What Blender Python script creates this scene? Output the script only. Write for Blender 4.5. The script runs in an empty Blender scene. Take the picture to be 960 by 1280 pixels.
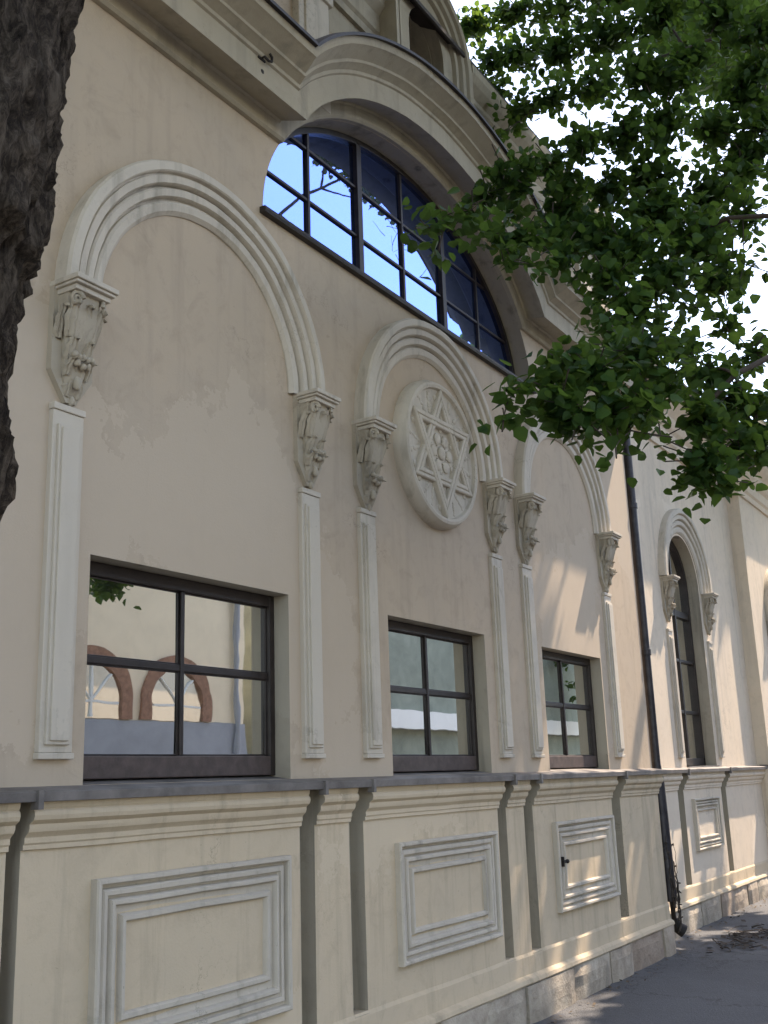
import bpy, bmesh, math, random
from mathutils import Vector, Matrix, noise
R = math.radians
random.seed(7)
C = bpy.context.scene.collection
sc = bpy.context.scene

# ------------------------------------------------------------------ materials
def newmat(name):
    m = bpy.data.materials.new(name); m.use_nodes = True
    nt = m.node_tree; b = nt.nodes['Principled BSDF']
    return m, nt, b
def nd(nt, t, **kw):
    n = nt.nodes.new(t)
    for k, v in kw.items():
        if k in n.inputs.keys(): n.inputs[k].default_value = v
        else: setattr(n, k, v)
    return n
def ramp(nt, src, stops):
    r = nt.nodes.new('ShaderNodeValToRGB'); e = r.color_ramp.elements
    while len(e) < len(stops): e.new(0.5)
    for i, (p, c) in enumerate(stops):
        e[i].position = p; e[i].color = (*c, 1) if len(c) == 3 else c
    nt.links.new(src, r.inputs[0]); return r.outputs[0]
def mix(nt, a, b, fac, mode='MIX'):
    m = nt.nodes.new('ShaderNodeMix'); m.data_type = 'RGBA'; m.blend_type = mode
    for s, v in ((6, a), (7, b)):
        if isinstance(v, tuple): m.inputs[s].default_value = (*v, 1)
        else: nt.links.new(v, m.inputs[s])
    if isinstance(fac, float): m.inputs[0].default_value = fac
    else: nt.links.new(fac, m.inputs[0])
    return m.outputs[2]
def noise_t(nt, scale, detail=6, rough=.6, vec=None, dist=0.0):
    n = nd(nt, 'ShaderNodeTexNoise', Scale=scale, Detail=detail, Roughness=rough, Distortion=dist)
    if vec is not None: nt.links.new(vec, n.inputs['Vector'])
    return n.outputs['Fac']
def world_pos(nt, scale=(1, 1, 1)):
    g = nt.nodes.new('ShaderNodeNewGeometry'); mp = nt.nodes.new('ShaderNodeMapping')
    mp.inputs['Scale'].default_value = scale
    nt.links.new(g.outputs['Position'], mp.inputs['Vector']); return mp.outputs['Vector']
def bump(nt, b, h, strength, dist=.01):
    n = nd(nt, 'ShaderNodeBump', Strength=strength, Distance=dist)
    nt.links.new(h, n.inputs['Height']); nt.links.new(n.outputs[0], b.inputs['Normal'])

def plaster(name, c0, c1, dirt=(.16, .145, .12), dirt_amt=.55, grain=.25, streak=.5):
    m, nt, b = newmat(name)
    p = world_pos(nt)
    big = noise_t(nt, 1.1, 5, .6, p, .4)
    col = mix(nt, c0, c1, ramp(nt, big, [(.32, (0, 0, 0)), (.68, (1, 1, 1))]))
    mid = noise_t(nt, 7, 8, .68, p, .6)                                   # blotches
    col = mix(nt, col, tuple(x*.72 for x in c0), ramp(nt, mid, [(.5, (0, 0, 0)), (.78, (.6, .6, .6))]))
    st = noise_t(nt, 1.0, 7, .62, world_pos(nt, (7.5, 7.5, .55)), .25)       # rain streaks
    col = mix(nt, col, dirt, ramp(nt, st, [(.52, (0, 0, 0)), (.74, (streak,)*3)]))
    sp = noise_t(nt, 2.6, 9, .75, p, 1.1)                                 # grimy patches
    col = mix(nt, col, dirt, ramp(nt, sp, [(.58, (0, 0, 0)), (.80, (dirt_amt,)*3)]))
    fl = noise_t(nt, 48, 4, .6, p)
    col = mix(nt, col, tuple(x*.6 for x in dirt), ramp(nt, fl, [(.69, (0, 0, 0)), (.77, (.5, .5, .5))]))
    dv = nt.nodes.new('ShaderNodeVectorMath'); dv.operation = 'ADD'                  # hairline cracks
    nz = nd(nt, 'ShaderNodeTexNoise', Scale=3.5, Detail=6.0, Roughness=.7); nt.links.new(p, nz.inputs['Vector'])
    sc_ = nt.nodes.new('ShaderNodeVectorMath'); sc_.operation = 'SCALE'; sc_.inputs['Scale'].default_value = .9
    nt.links.new(nz.outputs['Color'], sc_.inputs[0]); nt.links.new(p, dv.inputs[0]); nt.links.new(sc_.outputs[0], dv.inputs[1])
    vo = nd(nt, 'ShaderNodeTexVoronoi', Scale=.75); vo.feature = 'DISTANCE_TO_EDGE'; nt.links.new(dv.outputs[0], vo.inputs['Vector'])
    cr = ramp(nt, vo.outputs['Distance'], [(.0, (1, 1, 1)), (.005, (0, 0, 0))])
    mk = ramp(nt, noise_t(nt, .9, 3, .5, p), [(.52, (0, 0, 0)), (.62, (.45, .45, .45))])
    mm = nt.nodes.new('ShaderNodeMath'); mm.operation = 'MULTIPLY'; nt.links.new(cr, mm.inputs[0]); nt.links.new(mk, mm.inputs[1])
    col = mix(nt, col, tuple(x*.5 for x in dirt), mm.outputs[0])
    v2 = nd(nt, 'ShaderNodeTexVoronoi', Scale=.62, Randomness=1.0); nt.links.new(dv.outputs[0], v2.inputs['Vector'])   # patched areas
    sx = nt.nodes.new('ShaderNodeSeparateColor'); nt.links.new(v2.outputs['Color'], sx.inputs[0])
    col = mix(nt, col, tuple(min(1, x*1.13) for x in c1), ramp(nt, sx.outputs[0], [(.70, (0, 0, 0)), (.715, (.8, .8, .8))]))
    nt.links.new(col, b.inputs['Base Color']); b.inputs['Roughness'].default_value = .92
    b.inputs['Specular IOR Level'].default_value = .15
    h = mix(nt, noise_t(nt, 95, 5, .7, p), noise_t(nt, 9, 5, .6, p), .55)
    bump(nt, b, h, grain, .012)
    return m
M = {}
M['wall'] = plaster('wall_plaster', (.50, .398, .292), (.45, .370, .282), dirt=(.25, .205, .155), dirt_amt=.5, streak=.28)
M['trim'] = plaster('stucco_trim', (.58, .52, .43), (.48, .43, .355), dirt=(.17, .15, .115), dirt_amt=.6, streak=.6)
M['dado'] = plaster('dado_plaster', (.60, .485, .34), (.54, .445, .32), dirt=(.24, .20, .14), dirt_amt=.55, streak=.5)
M['carved'] = plaster('carved_stucco', (.48, .415, .32), (.36, .315, .245), dirt=(.10, .085, .065), dirt_amt=.85, streak=.7, grain=.5)
M['cornice'] = plaster('cornice_stucco', (.42, .365, .275), (.36, .32, .245), dirt=(.15, .145, .12), dirt_amt=.6, streak=.5)
M['wing'] = plaster('wing_plaster', (.70, .585, .45), (.65, .555, .44), dirt=(.25, .22, .18), dirt_amt=.35, streak=.3)  # lighter than the main wall: the wing's brighter light put into its colour
M['groove'] = plaster('recess_shade_plaster', (.38, .33, .255), (.32, .285, .225), dirt=(.10, .09, .07), dirt_amt=.7, streak=.8)  # darkened copy of the plaster: shade of grooves and jambs put into its colour

def simple(name, col, rough=.6, metal=0., var=.35, scale=9, bmp=.15, spec=.4):
    m, nt, b = newmat(name); p = world_pos(nt)
    n = noise_t(nt, scale, 8, .65, p, .4)
    c = mix(nt, tuple(x*(1-var) for x in col), tuple(min(1, x*(1+var)) for x in col), ramp(nt, n, [(.3, (0, 0, 0)), (.7, (1, 1, 1))]))
    nt.links.new(c, b.inputs['Base Color'])
    b.inputs['Roughness'].default_value = rough; b.inputs['Metallic'].default_value = metal
    b.inputs['Specular IOR Level'].default_value = spec
    if bmp: bump(nt, b, noise_t(nt, scale*9, 5, .65, p), bmp, .006)
    return m
M['zinc'] = simple('zinc_ledge', (.17, .155, .143), .6, .25, .4, 5)
M['flash'] = simple('dark_flashing', (.035, .03, .028), .5, .3)
M['roof'] = simple('dark_sheet_roof', (.05, .042, .04), .5, .2)
M['frame'] = simple('brown_window_wood', (.024, .017, .0145), .5, 0, .4, 14)
M['rail'] = simple('weathered_window_rail', (.075, .053, .046), .6, 0, .35, 14)
M['pipe'] = simple('iron_pipe', (.035, .032, .036), .45, .4, .4, 12)
M['iron'] = simple('rusty_iron', (.03, .025, .022), .7, .3, .4, 20)
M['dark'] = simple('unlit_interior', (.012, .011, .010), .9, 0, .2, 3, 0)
M['twig'] = simple('twig_bark', (.055, .042, .032), .85, 0, .4, 20)
M['litter'] = simple('dry_litter', (.10, .075, .05), .9, 0, .5, 30, 0)
M['brick'] = simple('red_brick', (.33, .175, .115), .85, 0, .3, 12)
M['cream'] = simple('cream_render', (.94, .80, .60), .9, 0, .06, 2)
M['bluebase'] = simple('blue_grey_render', (.36, .38, .42), .9, 0, .12, 2)
M['greenwall'] = simple('green_grey_render', (.25, .275, .225), .9, 0, .25, 1.2)
M['white'] = simple('white_paint', (.82, .82, .80), .6, 0, .04, 2, 0)

def glass(name, tint, mirror):
    m, nt, b = newmat(name); out = nt.nodes['Material Output']
    b.inputs['Base Color'].default_value = (.012, .014, .013, 1); b.inputs['Roughness'].default_value = .25
    g = nt.nodes.new('ShaderNodeBsdfGlossy'); g.inputs['Roughness'].default_value = .012
    g.inputs['Color'].default_value = (*tint, 1)
    p = world_pos(nt); bp = nd(nt, 'ShaderNodeBump', Strength=.022, Distance=.02)
    nt.links.new(noise_t(nt, 3.2, 2, .5, p), bp.inputs['Height']); nt.links.new(bp.outputs[0], g.inputs['Normal'])
    fr = nd(nt, 'ShaderNodeLayerWeight', Blend=.35)
    mr = nd(nt, 'ShaderNodeMapRange'); mr.inputs['From Min'].default_value = 0; mr.inputs['From Max'].default_value = 1
    mr.inputs['To Min'].default_value = mirror*.75; mr.inputs['To Max'].default_value = min(1, mirror*1.3)
    nt.links.new(fr.outputs['Facing'], mr.inputs['Value'])
    mx = nt.nodes.new('ShaderNodeMixShader'); nt.links.new(mr.outputs[0], mx.inputs[0])
    nt.links.new(b.outputs[0], mx.inputs[1]); nt.links.new(g.outputs[0], mx.inputs[2]); nt.links.new(mx.outputs[0], out.inputs[0])
    return m
M['glass'] = glass('reflective_glass', (1, 1, .96), .97)
M['lunglass'] = glass('lunette_glass', (.20, .36, 1), .82)  # blue of the mirrored sky put into the glass tint

def stone_mat():
    m, nt, b = newmat('plinth_stone'); p = world_pos(nt)
    n = noise_t(nt, 3.5, 9, .7, p, .6)
    c = ramp(nt, n, [(.28, (.20, .17, .135)), (.45, (.36, .305, .235)), (.6, (.46, .40, .315)), (.75, (.30, .255, .20))])
    at = nt.nodes.new('ShaderNodeAttribute'); at.attribute_name = 'rnd'
    c = mix(nt, c, (.25, .16, .11), ramp(nt, at.outputs['Fac'], [(.55, (0, 0, 0)), (.95, (.5, .5, .5))]))
    c = mix(nt, c, (.09, .08, .07), ramp(nt, noise_t(nt, 1.7, 6, .7, p), [(.5, (0, 0, 0)), (.72, (.7, .7, .7))]))
    nt.links.new(c, b.inputs['Base Color']); b.inputs['Roughness'].default_value = .9
    bump(nt, b, noise_t(nt, 30, 8, .7, p), .6, .02); return m
M['stone'] = stone_mat()
def asphalt():
    m, nt, b = newmat('worn_asphalt'); p = world_pos(nt)
    c = ramp(nt, noise_t(nt, .8, 7, .65, p, .5), [(.3, (.050, .052, .056)), (.7, (.088, .091, .096))])
    c = mix(nt, c, (.05, .05, .052), ramp(nt, noise_t(nt, 2.3, 8, .75, p, 1.0), [(.55, (0, 0, 0)), (.75, (.65, .65, .65))]))
    v = nd(nt, 'ShaderNodeTexVoronoi', Scale=85.0); nt.links.new(p, v.inputs['Vector'])
    c = mix(nt, c, (.105, .11, .115), ramp(nt, v.outputs['Color'], [(.62, (0, 0, 0)), (.9, (.55, .55, .55))]))
    nz = nd(nt, 'ShaderNodeTexNoise', Scale=2.5, Detail=6.0, Roughness=.7); nt.links.new(p, nz.inputs['Vector'])
    ad = nt.nodes.new('ShaderNodeVectorMath'); ad.operation = 'ADD'; nt.links.new(p, ad.inputs[0]); nt.links.new(nz.outputs['Color'], ad.inputs[1])
    ve = nd(nt, 'ShaderNodeTexVoronoi', Scale=.55); ve.feature = 'DISTANCE_TO_EDGE'; nt.links.new(ad.outputs[0], ve.inputs['Vector'])
    c = mix(nt, c, (.015, .014, .013), ramp(nt, ve.outputs['Distance'], [(0, (.9, .9, .9)), (.009, (0, 0, 0))]))
    nt.links.new(c, b.inputs['Base Color']); b.inputs['Roughness'].default_value = .88
    bump(nt, b, v.outputs['Distance'], .5, .008); return m
M['asphalt'] = asphalt()
M['road'] = simple('road_asphalt', (.05, .05, .052), .85, 0, .25, 4)
M['kerb'] = simple('kerb_granite', (.26, .25, .24), .8, 0, .2, 14)
M['earth'] = simple('far_ground', (.10, .10, .08), .95, 0, .3, .6)
def bark_mat():
    m, nt, b = newmat('furrowed_bark'); p = world_pos(nt, (1, 1, .45))
    n = noise_t(nt, 38, 10, .8, p, .9)
    c = ramp(nt, n, [(.34, (.009, .007, .0055)), (.47, (.055, .042, .031)), (.62, (.18, .145, .11))])
    c = mix(nt, c, (.038, .042, .024), ramp(nt, noise_t(nt, 6, 6, .7, world_pos(nt)), [(.58, (0, 0, 0)), (.75, (.45, .45, .45))]))
    nt.links.new(c, b.inputs['Base Color']); b.inputs['Roughness'].default_value = .95
    b.inputs['Specular IOR Level'].default_value = .1
    bump(nt, b, mix(nt, noise_t(nt, 60, 8, .8, p), noise_t(nt, 22, 8, .8, p, 1.5), .5), 1.0, .035); return m
M['bark'] = bark_mat()
def leaf_mat(name, a, c):
    m, nt, b = newmat(name); out = nt.nodes['Material Output']
    at = nt.nodes.new('ShaderNodeAttribute'); at.attribute_name = 'rnd'
    col = mix(nt, a, c, at.outputs['Fac'])
    b.inputs['Roughness'].default_value = .5; b.inputs['Specular IOR Level'].default_value = .22
    nt.links.new(col, b.inputs['Base Color'])
    tr = nt.nodes.new('ShaderNodeBsdfTranslucent')
    tc = mix(nt, col, (.28, .42, .04), .35); nt.links.new(tc, tr.inputs['Color'])
    mx = nt.nodes.new('ShaderNodeMixShader'); mx.inputs[0].default_value = .48
    nt.links.new(b.outputs[0], mx.inputs[1]); nt.links.new(tr.outputs[0], mx.inputs[2]); nt.links.new(mx.outputs[0], out.inputs[0])
    return m
M['leaf'] = leaf_mat('linden_leaf', (.012, .043, .015), (.043, .105, .026))

# ------------------------------------------------------------------ mesh helpers
def link(name, me, mat, parent=None):
    o = bpy.data.objects.new(name, me); C.objects.link(o)
    for x in (mat if isinstance(mat, list) else [mat]): me.materials.append(x)
    if parent is not None: o.parent = parent
    return o
def thing(name, label, cat, loc=(0, 0, 0), group=None):
    o = bpy.data.objects.new(name, None); C.objects.link(o); o.location = loc; o.empty_display_size = .3
    o['label'] = label; o['category'] = cat
    if group: o['group'] = group
    return o
def tag(o, label, cat, group=None):
    o['label'] = label; o['category'] = cat
    if group: o['group'] = group
    return o
class MB:
    def __init__(s): s.v = []; s.f = []; s.mi = []
    def add(s, vs, fs, mi=0):
        k = len(s.v); s.v += [tuple(x) for x in vs]; s.f += [tuple(i+k for i in f) for f in fs]; s.mi += [mi]*len(fs)
    def box(s, x0, x1, y0, y1, z0, z1, mi=0):
        s.add([(x0, y0, z0), (x1, y0, z0), (x1, y1, z0), (x0, y1, z0), (x0, y0, z1), (x1, y0, z1), (x1, y1, z1), (x0, y1, z1)],
              [(0, 3, 2, 1), (4, 5, 6, 7), (0, 1, 5, 4), (1, 2, 6, 5), (2, 3, 7, 6), (3, 0, 4, 7)], mi)
    def quad(s, a, b, c, d, mi=0): s.add([a, b, c, d], [(0, 1, 2, 3)], mi)
    def extrude_x(s, prof, x0, x1, caps=True, mi=0):
        """vertical profile [(y,z)] run from x0 to x1; caps close it back to y = max"""
        n = len(prof); K = max(1, min(200, int((x1-x0)/.16)))
        s.add([(x0+(x1-x0)*t/K, y, z) for t in range(K+1) for y, z in prof], [(t*n+i, t*n+i+n, t*n+i+n+1, t*n+i+1) for t in range(K) for i in range(n-1)], mi)
        if caps:
            yb = max(y for y, z in prof)+.06
            loop = list(prof)+[(yb, prof[-1][1]), (yb, prof[0][1])]
            s.add([(x0, y, z) for y, z in loop], [tuple(range(len(loop)))], mi)
            s.add([(x1, y, z) for y, z in loop], [tuple(reversed(range(len(loop))))], mi)
    def wave(s, amp, sc_=3.2):
        for i, v in enumerate(s.v):
            q = Vector(v)*sc_; d = noise.noise_vector(q)*amp+noise.noise_vector(q*5.3)*amp*.35; s.v[i] = (v[0]+d.x, v[1]+d.y, v[2]+d.z)
        return s
    def sweep(s, path, prof, y0, closed=False, caps=False, mi=0, step=None):
        """profile [(n, out)] swept along a path [(x,z)] in the facade plane; n is to the LEFT of travel, out is toward the street"""
        if step:
            q = []
            for i in range(len(path) if closed else len(path)-1):
                A, B = Vector(path[i]), Vector(path[(i+1) % len(path)]); k = max(1, int((B-A).length/step))
                # keep the mitre to the corner itself: first and last sub-points sit far enough away
                q += [tuple(A.lerp(B, t/k)) for t in range(k)]
            if not closed: q.append(tuple(path[-1]))
            path = q
        n = len(path); m = len(prof); vs = []
        for i in range(n):
            P = Vector(path[i]).to_2d() if False else Vector((path[i][0], path[i][1]))
            if closed: A, B = Vector(path[i-1]), Vector(path[(i+1) % n])
            else: A, B = Vector(path[max(i-1, 0)]), Vector(path[min(i+1, n-1)])
            d1 = (P-A).normalized() if (P-A).length > 1e-9 else (B-P).normalized()
            d2 = (B-P).normalized() if (B-P).length > 1e-9 else d1
            n1 = Vector((-d1.y, d1.x)); n2 = Vector((-d2.y, d2.x)); nn = (n1+n2).normalized(); k = 1/max(.3, nn.dot(n1))
            for (a, o) in prof:
                q = P+nn*a*k; vs.append((q.x, y0-o, q.y))
        fs = []
        for i in range(n if closed else n-1):
            j = (i+1) % n
            for t in range(m-1): fs.append((i*m+t, j*m+t, j*m+t+1, i*m+t+1))
        if caps and not closed: fs += [tuple(range(m)), tuple(reversed(range((n-1)*m, n*m)))]
        s.add(vs, fs, mi)
    def tube(s, pts, radii, seg=8, mi=0, cap=True):
        pts = [Vector(p) for p in pts]; n = len(pts); vs = []
        up = Vector((.13, .31, .94)).normalized(); prev = None
        for i in range(n):
            d = (pts[min(i+1, n-1)]-pts[max(i-1, 0)]).normalized()
            a = d.cross(prev if prev is not None else (Vector((1, 0, 0)) if abs(d.z) > .8 else Vector((0, 0, 1))))
            if a.length < 1e-5: a = d.orthogonal()
            a.normalize(); b = a.cross(d).normalized(); prev = b
            for k in range(seg):
                t = 2*math.pi*k/seg; vs.append(pts[i]+(a*math.cos(t)+b*math.sin(t))*radii[i])
        fs = [(i*seg+k, i*seg+(k+1) % seg, (i+1)*seg+(k+1) % seg, (i+1)*seg+k) for i in range(n-1) for k in range(seg)]
        if cap: fs += [tuple(reversed(range(seg))), tuple(range((n-1)*seg, n*seg))]
        s.add(vs, fs, mi)
    def ball(s, c, r, seg=10, rings=6, sc3=(1, 1, 1), mi=0):
        vs = [(c[0], c[1], c[2]+r*sc3[2])]
        for i in range(1, rings):
            ph = math.pi*i/rings
            for k in range(seg):
                t = 2*math.pi*k/seg
                vs.append((c[0]+r*sc3[0]*math.sin(ph)*math.cos(t), c[1]+r*sc3[1]*math.sin(ph)*math.sin(t), c[2]+r*sc3[2]*math.cos(ph)))
        vs.append((c[0], c[1], c[2]-r*sc3[2])); L = len(vs)-1
        fs = [(0, 1+k, 1+(k+1) % seg) for k in range(seg)]
        for i in range(rings-2):
            for k in range(seg): fs.append((1+i*seg+k, 1+(i+1)*seg+k, 1+(i+1)*seg+(k+1) % seg, 1+i*seg+(k+1) % seg))
        fs += [(L, 1+(rings-2)*seg+(k+1) % seg, 1+(rings-2)*seg+k) for k in range(seg)]
        s.add(vs, fs, mi)
    def build(s, name, mat, parent=None, smooth=False, bevel=0, recalc=True, auto=None):
        me = bpy.data.meshes.new(name); me.from_pydata(s.v, [], s.f)
        if isinstance(mat, list): me.polygons.foreach_set('material_index', s.mi)
        if recalc:
            bm = bmesh.new(); bm.from_mesh(me); bmesh.ops.remove_doubles(bm, verts=bm.verts, dist=1e-5)
            bmesh.ops.recalc_face_normals(bm, faces=bm.faces); bm.to_mesh(me); bm.free()
        if smooth: me.polygons.foreach_set('use_smooth', [True]*len(me.polygons))
        o = link(name, me, mat, parent)
        if auto:
            me.polygons.foreach_set('use_smooth', [True]*len(me.polygons))
            me.set_sharp_from_angle(angle=R(auto))
        if bevel:
            bv = o.modifiers.new('edge', 'BEVEL'); bv.width = bevel; bv.segments = 2; bv.limit_method = 'ANGLE'; bv.angle_limit = R(40)
        return o

# ------------------------------------------------------------------ camera (fitted to the facade)
F_PX, YAW, PIT, ROL, DIST = 1338.6, 1.0161115, .2447148, -.0345632, 3.4065575
fw = Vector((math.sin(YAW)*math.cos(PIT), math.cos(YAW)*math.cos(PIT), math.sin(PIT)))
rt = Vector((math.cos(YAW), -math.sin(YAW), 0)); up = rt.cross(fw)
rt2 = rt*math.cos(ROL)+up*math.sin(ROL); up2 = up*math.cos(ROL)-rt*math.sin(ROL)
CAM = Vector((0, -DIST, 1.6))
cd = bpy.data.cameras.new('camera'); cam = bpy.data.objects.new('camera', cd); C.objects.link(cam)
cd.sensor_fit = 'VERTICAL'; cd.sensor_height = 24; cd.lens = F_PX/1280*24; cd.clip_end = 2000; cd.clip_start = .05
mw = Matrix((rt2, up2, -fw)).transposed().to_4x4(); mw.translation = CAM; cam.matrix_world = mw; sc.camera = cam
def at(u, v, d): return CAM+(fw+rt2*((u-480)/F_PX)+up2*((640-v)/F_PX))*d
def pix(P):
    d = Vector(P)-CAM; z = d.dot(fw)
    return (480+F_PX*d.dot(rt2)/z, 640-F_PX*d.dot(up2)/z, z)

SUN = Vector((.56, -.15, .81)).normalized()
# ------------------------------------------------------------------ ground
def struct(o): o['kind'] = 'structure'; return o
g = MB(); g.quad((-300, -300, -.135), (300, -300, -.135), (300, 300, -.135), (-300, 300, -.135)); struct(g.build('ground', M['earth']))
g = MB(); g.quad((-120, -5.6, 0), (160, -5.6, 0), (160, 12, 0), (-120, 12, 0))
g.quad((-120, -5.6, 0), (-120, -5.6, -.13), (160, -5.6, -.13), (160, -5.6, 0)); struct(g.build('pavement', M['asphalt']))
g = MB()
x = -60.0
while x < 100: g.box(x, x+1.19, -5.79, -5.602, -.13, .012); x += 1.2
struct(g.build('kerb', M['kerb'], bevel=.012))
g = MB(); g.quad((-120, -9.0, -.126), (160, -9.0, -.126), (160, -5.79, -.126), (-120, -5.79, -.126)); struct(g.build('road', M['road']))
g = MB(); g.box(-120, 160, -14, -9.0, -.13, .0); struct(g.build('far_pavement', M['asphalt']))

# ------------------------------------------------------------------ the building
bld = thing('plastered_building', 'long pale plastered building with blind arches, lunette window and star medallion', 'building', (6.12, 0, 0))
BL = bld.location
def part(o): # keep world placement under the building's empty
    o.matrix_parent_inverse = Matrix.Translation(-BL); return o
XC = 6.12; X0, X1 = -3.0, 10.14
WY = .25                                   # wing wall plane
WINS = [(3.12, 4.505), (5.50, 6.785), (7.77, 9.02)]
ZS, ZT = 1.62, 2.57
EA, EB, EZ = 1.81, 1.22, 4.75               # lunette half ellipse
def ell(t, off=0.0): return (XC+(EA+off)*math.cos(t), EZ+(EB+off)*math.sin(t))
def ez(x):
    q = 1-((x-XC)/EA)**2; return EZ+EB*math.sqrt(max(0, q))
# wall skin with openings and reveals
w = MB(); ZTOP = 5.62
xs = [X0]
for a, b in WINS: xs += [a, b]
xs.append(X1)
for i in range(len(xs)-1):
    if i % 2 == 0: w.quad((xs[i], 0, 1.55), (xs[i+1], 0, 1.55), (xs[i+1], 0, ZT), (xs[i], 0, ZT))
    else: w.quad((xs[i], 0, 1.55), (xs[i+1], 0, 1.55), (xs[i+1], 0, ZS), (xs[i], 0, ZS))
for i in range(len(xs)-1): w.quad((xs[i], 0, ZT), (xs[i+1], 0, ZT), (xs[i+1], 0, EZ), (xs[i], 0, EZ))
w.quad((X0, 0, EZ), (XC-EA, 0, EZ), (XC-EA, 0, 6.4), (X0, 0, 6.4)); w.quad((XC+EA, 0, EZ), (X1, 0, EZ), (X1, 0, 6.4), (XC+EA, 0, 6.4))
NE = 72; ts = [math.pi-math.pi*i/NE for i in range(NE+1)]
for i in range(NE):
    a, b = ell(ts[i]), ell(ts[i+1]); w.quad((a[0], 0, a[1]), (b[0], 0, b[1]), (b[0], 0, 6.4), (a[0], 0, 6.4))
w.quad((X1, 0, 0), (X1, 8, 0), (X1, 8, 6.4), (X1, 0, 6.4)); w.quad((X0, 0, 0), (X0, 8, 0), (X0, 8, 6.4), (X0, 0, 6.4))
part(w.build('wall', M['wall'], bld))
# reveals (jambs) use the darker groove plaster, their shade put into its colour
RD = .16; LD = .2
for a, b in WINS:
    rv = MB()
    rv.quad((a, 0, ZS), (a, RD, ZS), (a, RD, ZT), (a, 0, ZT)); rv.quad((b, 0, ZS), (b, RD, ZS), (b, RD, ZT), (b, 0, ZT))
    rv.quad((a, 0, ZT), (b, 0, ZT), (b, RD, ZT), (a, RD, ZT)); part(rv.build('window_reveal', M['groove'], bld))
rv = MB()
for i in range(NE):
    a, b = ell(ts[i]), ell(ts[i+1]); rv.quad((a[0], 0, a[1]), (b[0], 0, b[1]), (b[0], LD+.05, b[1]), (a[0], LD+.05, a[1]))
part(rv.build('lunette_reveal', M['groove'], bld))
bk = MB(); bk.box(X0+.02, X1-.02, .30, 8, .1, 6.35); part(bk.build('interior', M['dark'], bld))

# windows ----------------------------------------------------------
def four_pane(x0, x1):
    f = MB(); y0, y1 = .095, .15
    def bar(a, b, c, d, yo=0): f.box(a, b, y0+yo, y1+.03, c, d)
    bar(x0, x0+.042, ZS+.02, ZT); bar(x1-.042, x1, ZS+.02, ZT)
    f.box(x0+.042, x1-.042, y0, y1+.03, ZT-.06, ZT-.001)
    xm = (x0+x1)/2
    f.box(xm-.013, xm+.013, y0+.012, y1+.03, ZS+.12, ZT-.06)
    f.box(x0+.042, xm-.013, y0+.016, y1+.03, 2.128, 2.160); f.box(xm+.013, x1-.042, y0+.016, y1+.03, 2.128, 2.160)
    for a, b in ((x0+.042, xm-.013), (xm+.013, x1-.042)):      # thin glazing beads
        for c, d in ((ZS+.12, 2.128), (2.160, ZT-.06)):
            for (p, q, r_, s_) in ((a, a+.008, c, d), (b-.008, b, c, d), (a+.008, b-.008, c, c+.007), (a+.008, b-.008, d-.007, d)):
                f.box(p, q, y0+.022, y1+.02, r_, s_)
    fo = part(f.build('window', M['frame'], bld, bevel=.004))
    s = MB(); s.box(x0+.044, x1-.044, y0-.004, y1+.03, ZS+.022, ZS+.118); s.build('bottom_rail', M['rail'], fo, bevel=.005)
    yp = y1-.024; p = MB(); p.quad((x0+.03, yp, ZS+.1), (x1-.03, yp, ZS+.1), (x1-.03, yp, ZT-.03), (x0+.03, yp, ZT-.03)); p.build('pane', M['glass'], fo)
    l = MB(); l.add([(x0, -.0, ZS), (x1, -.0, ZS), (x1, .17, ZS+.022), (x0, .17, ZS+.022)], [(0, 1, 2, 3)]); l.build('sill', M['zinc'], fo)
for a, b in WINS: four_pane(a, b)
# lunette
f = MB(); fy = .13
pth = [ell(t, -.0) for t in ts]
f.sweep(pth, [(0, -.07), (0, .0), (-.0, .0), (-.04, .0), (-.04, -.07)][::-1], fy)
f.box(XC-EA+.01, XC+EA-.01, fy, fy+.08, EZ+.01, EZ+.05)
for k, (dx, hw) in enumerate(((-1.16, .012), (-.58, .028), (0, .013), (.58, .028), (1.16, .012))):
    f.box(XC+dx-hw, XC+dx+hw, fy+(.0 if hw > .02 else .012), fy+.08, EZ+.05, ez(XC+dx)-.03)
for z in (5.165, 5.53):
    h = EA*math.sqrt(1-((z-EZ)/EB)**2)-.03
    cuts = [-h]+[d for d in (-1.16, -.58, 0, .58, 1.16) if abs(d) < h]+[h]
    for a, b in zip(cuts[:-1], cuts[1:]):
        e = lambda d: .028 if abs(abs(d)-.58) < .01 else .0125
        f.box(XC+a+(e(a) if a != -h else 0), XC+b-(e(b) if b != h else 0), fy+.016, fy+.08, z-.010, z+.010)
lun = part(f.build('lunette_window', M['frame'], bld, bevel=.003))
p = MB(); pts = [ell(t, -.02) for t in ts]
p.add([(x, fy+.032, z) for x, z in pts], [tuple(range(len(pts)))]); p.build('pane', M['lunglass'], lun)
s = MB(); s.extrude_x([(.2, EZ-.03), (-.040, EZ-.034), (-.045, EZ-.02), (-.040, EZ+.002), (.2, EZ+.012)], XC-EA-.03, XC+EA+.03)
s.build('sill', M['flash'], lun)

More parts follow.
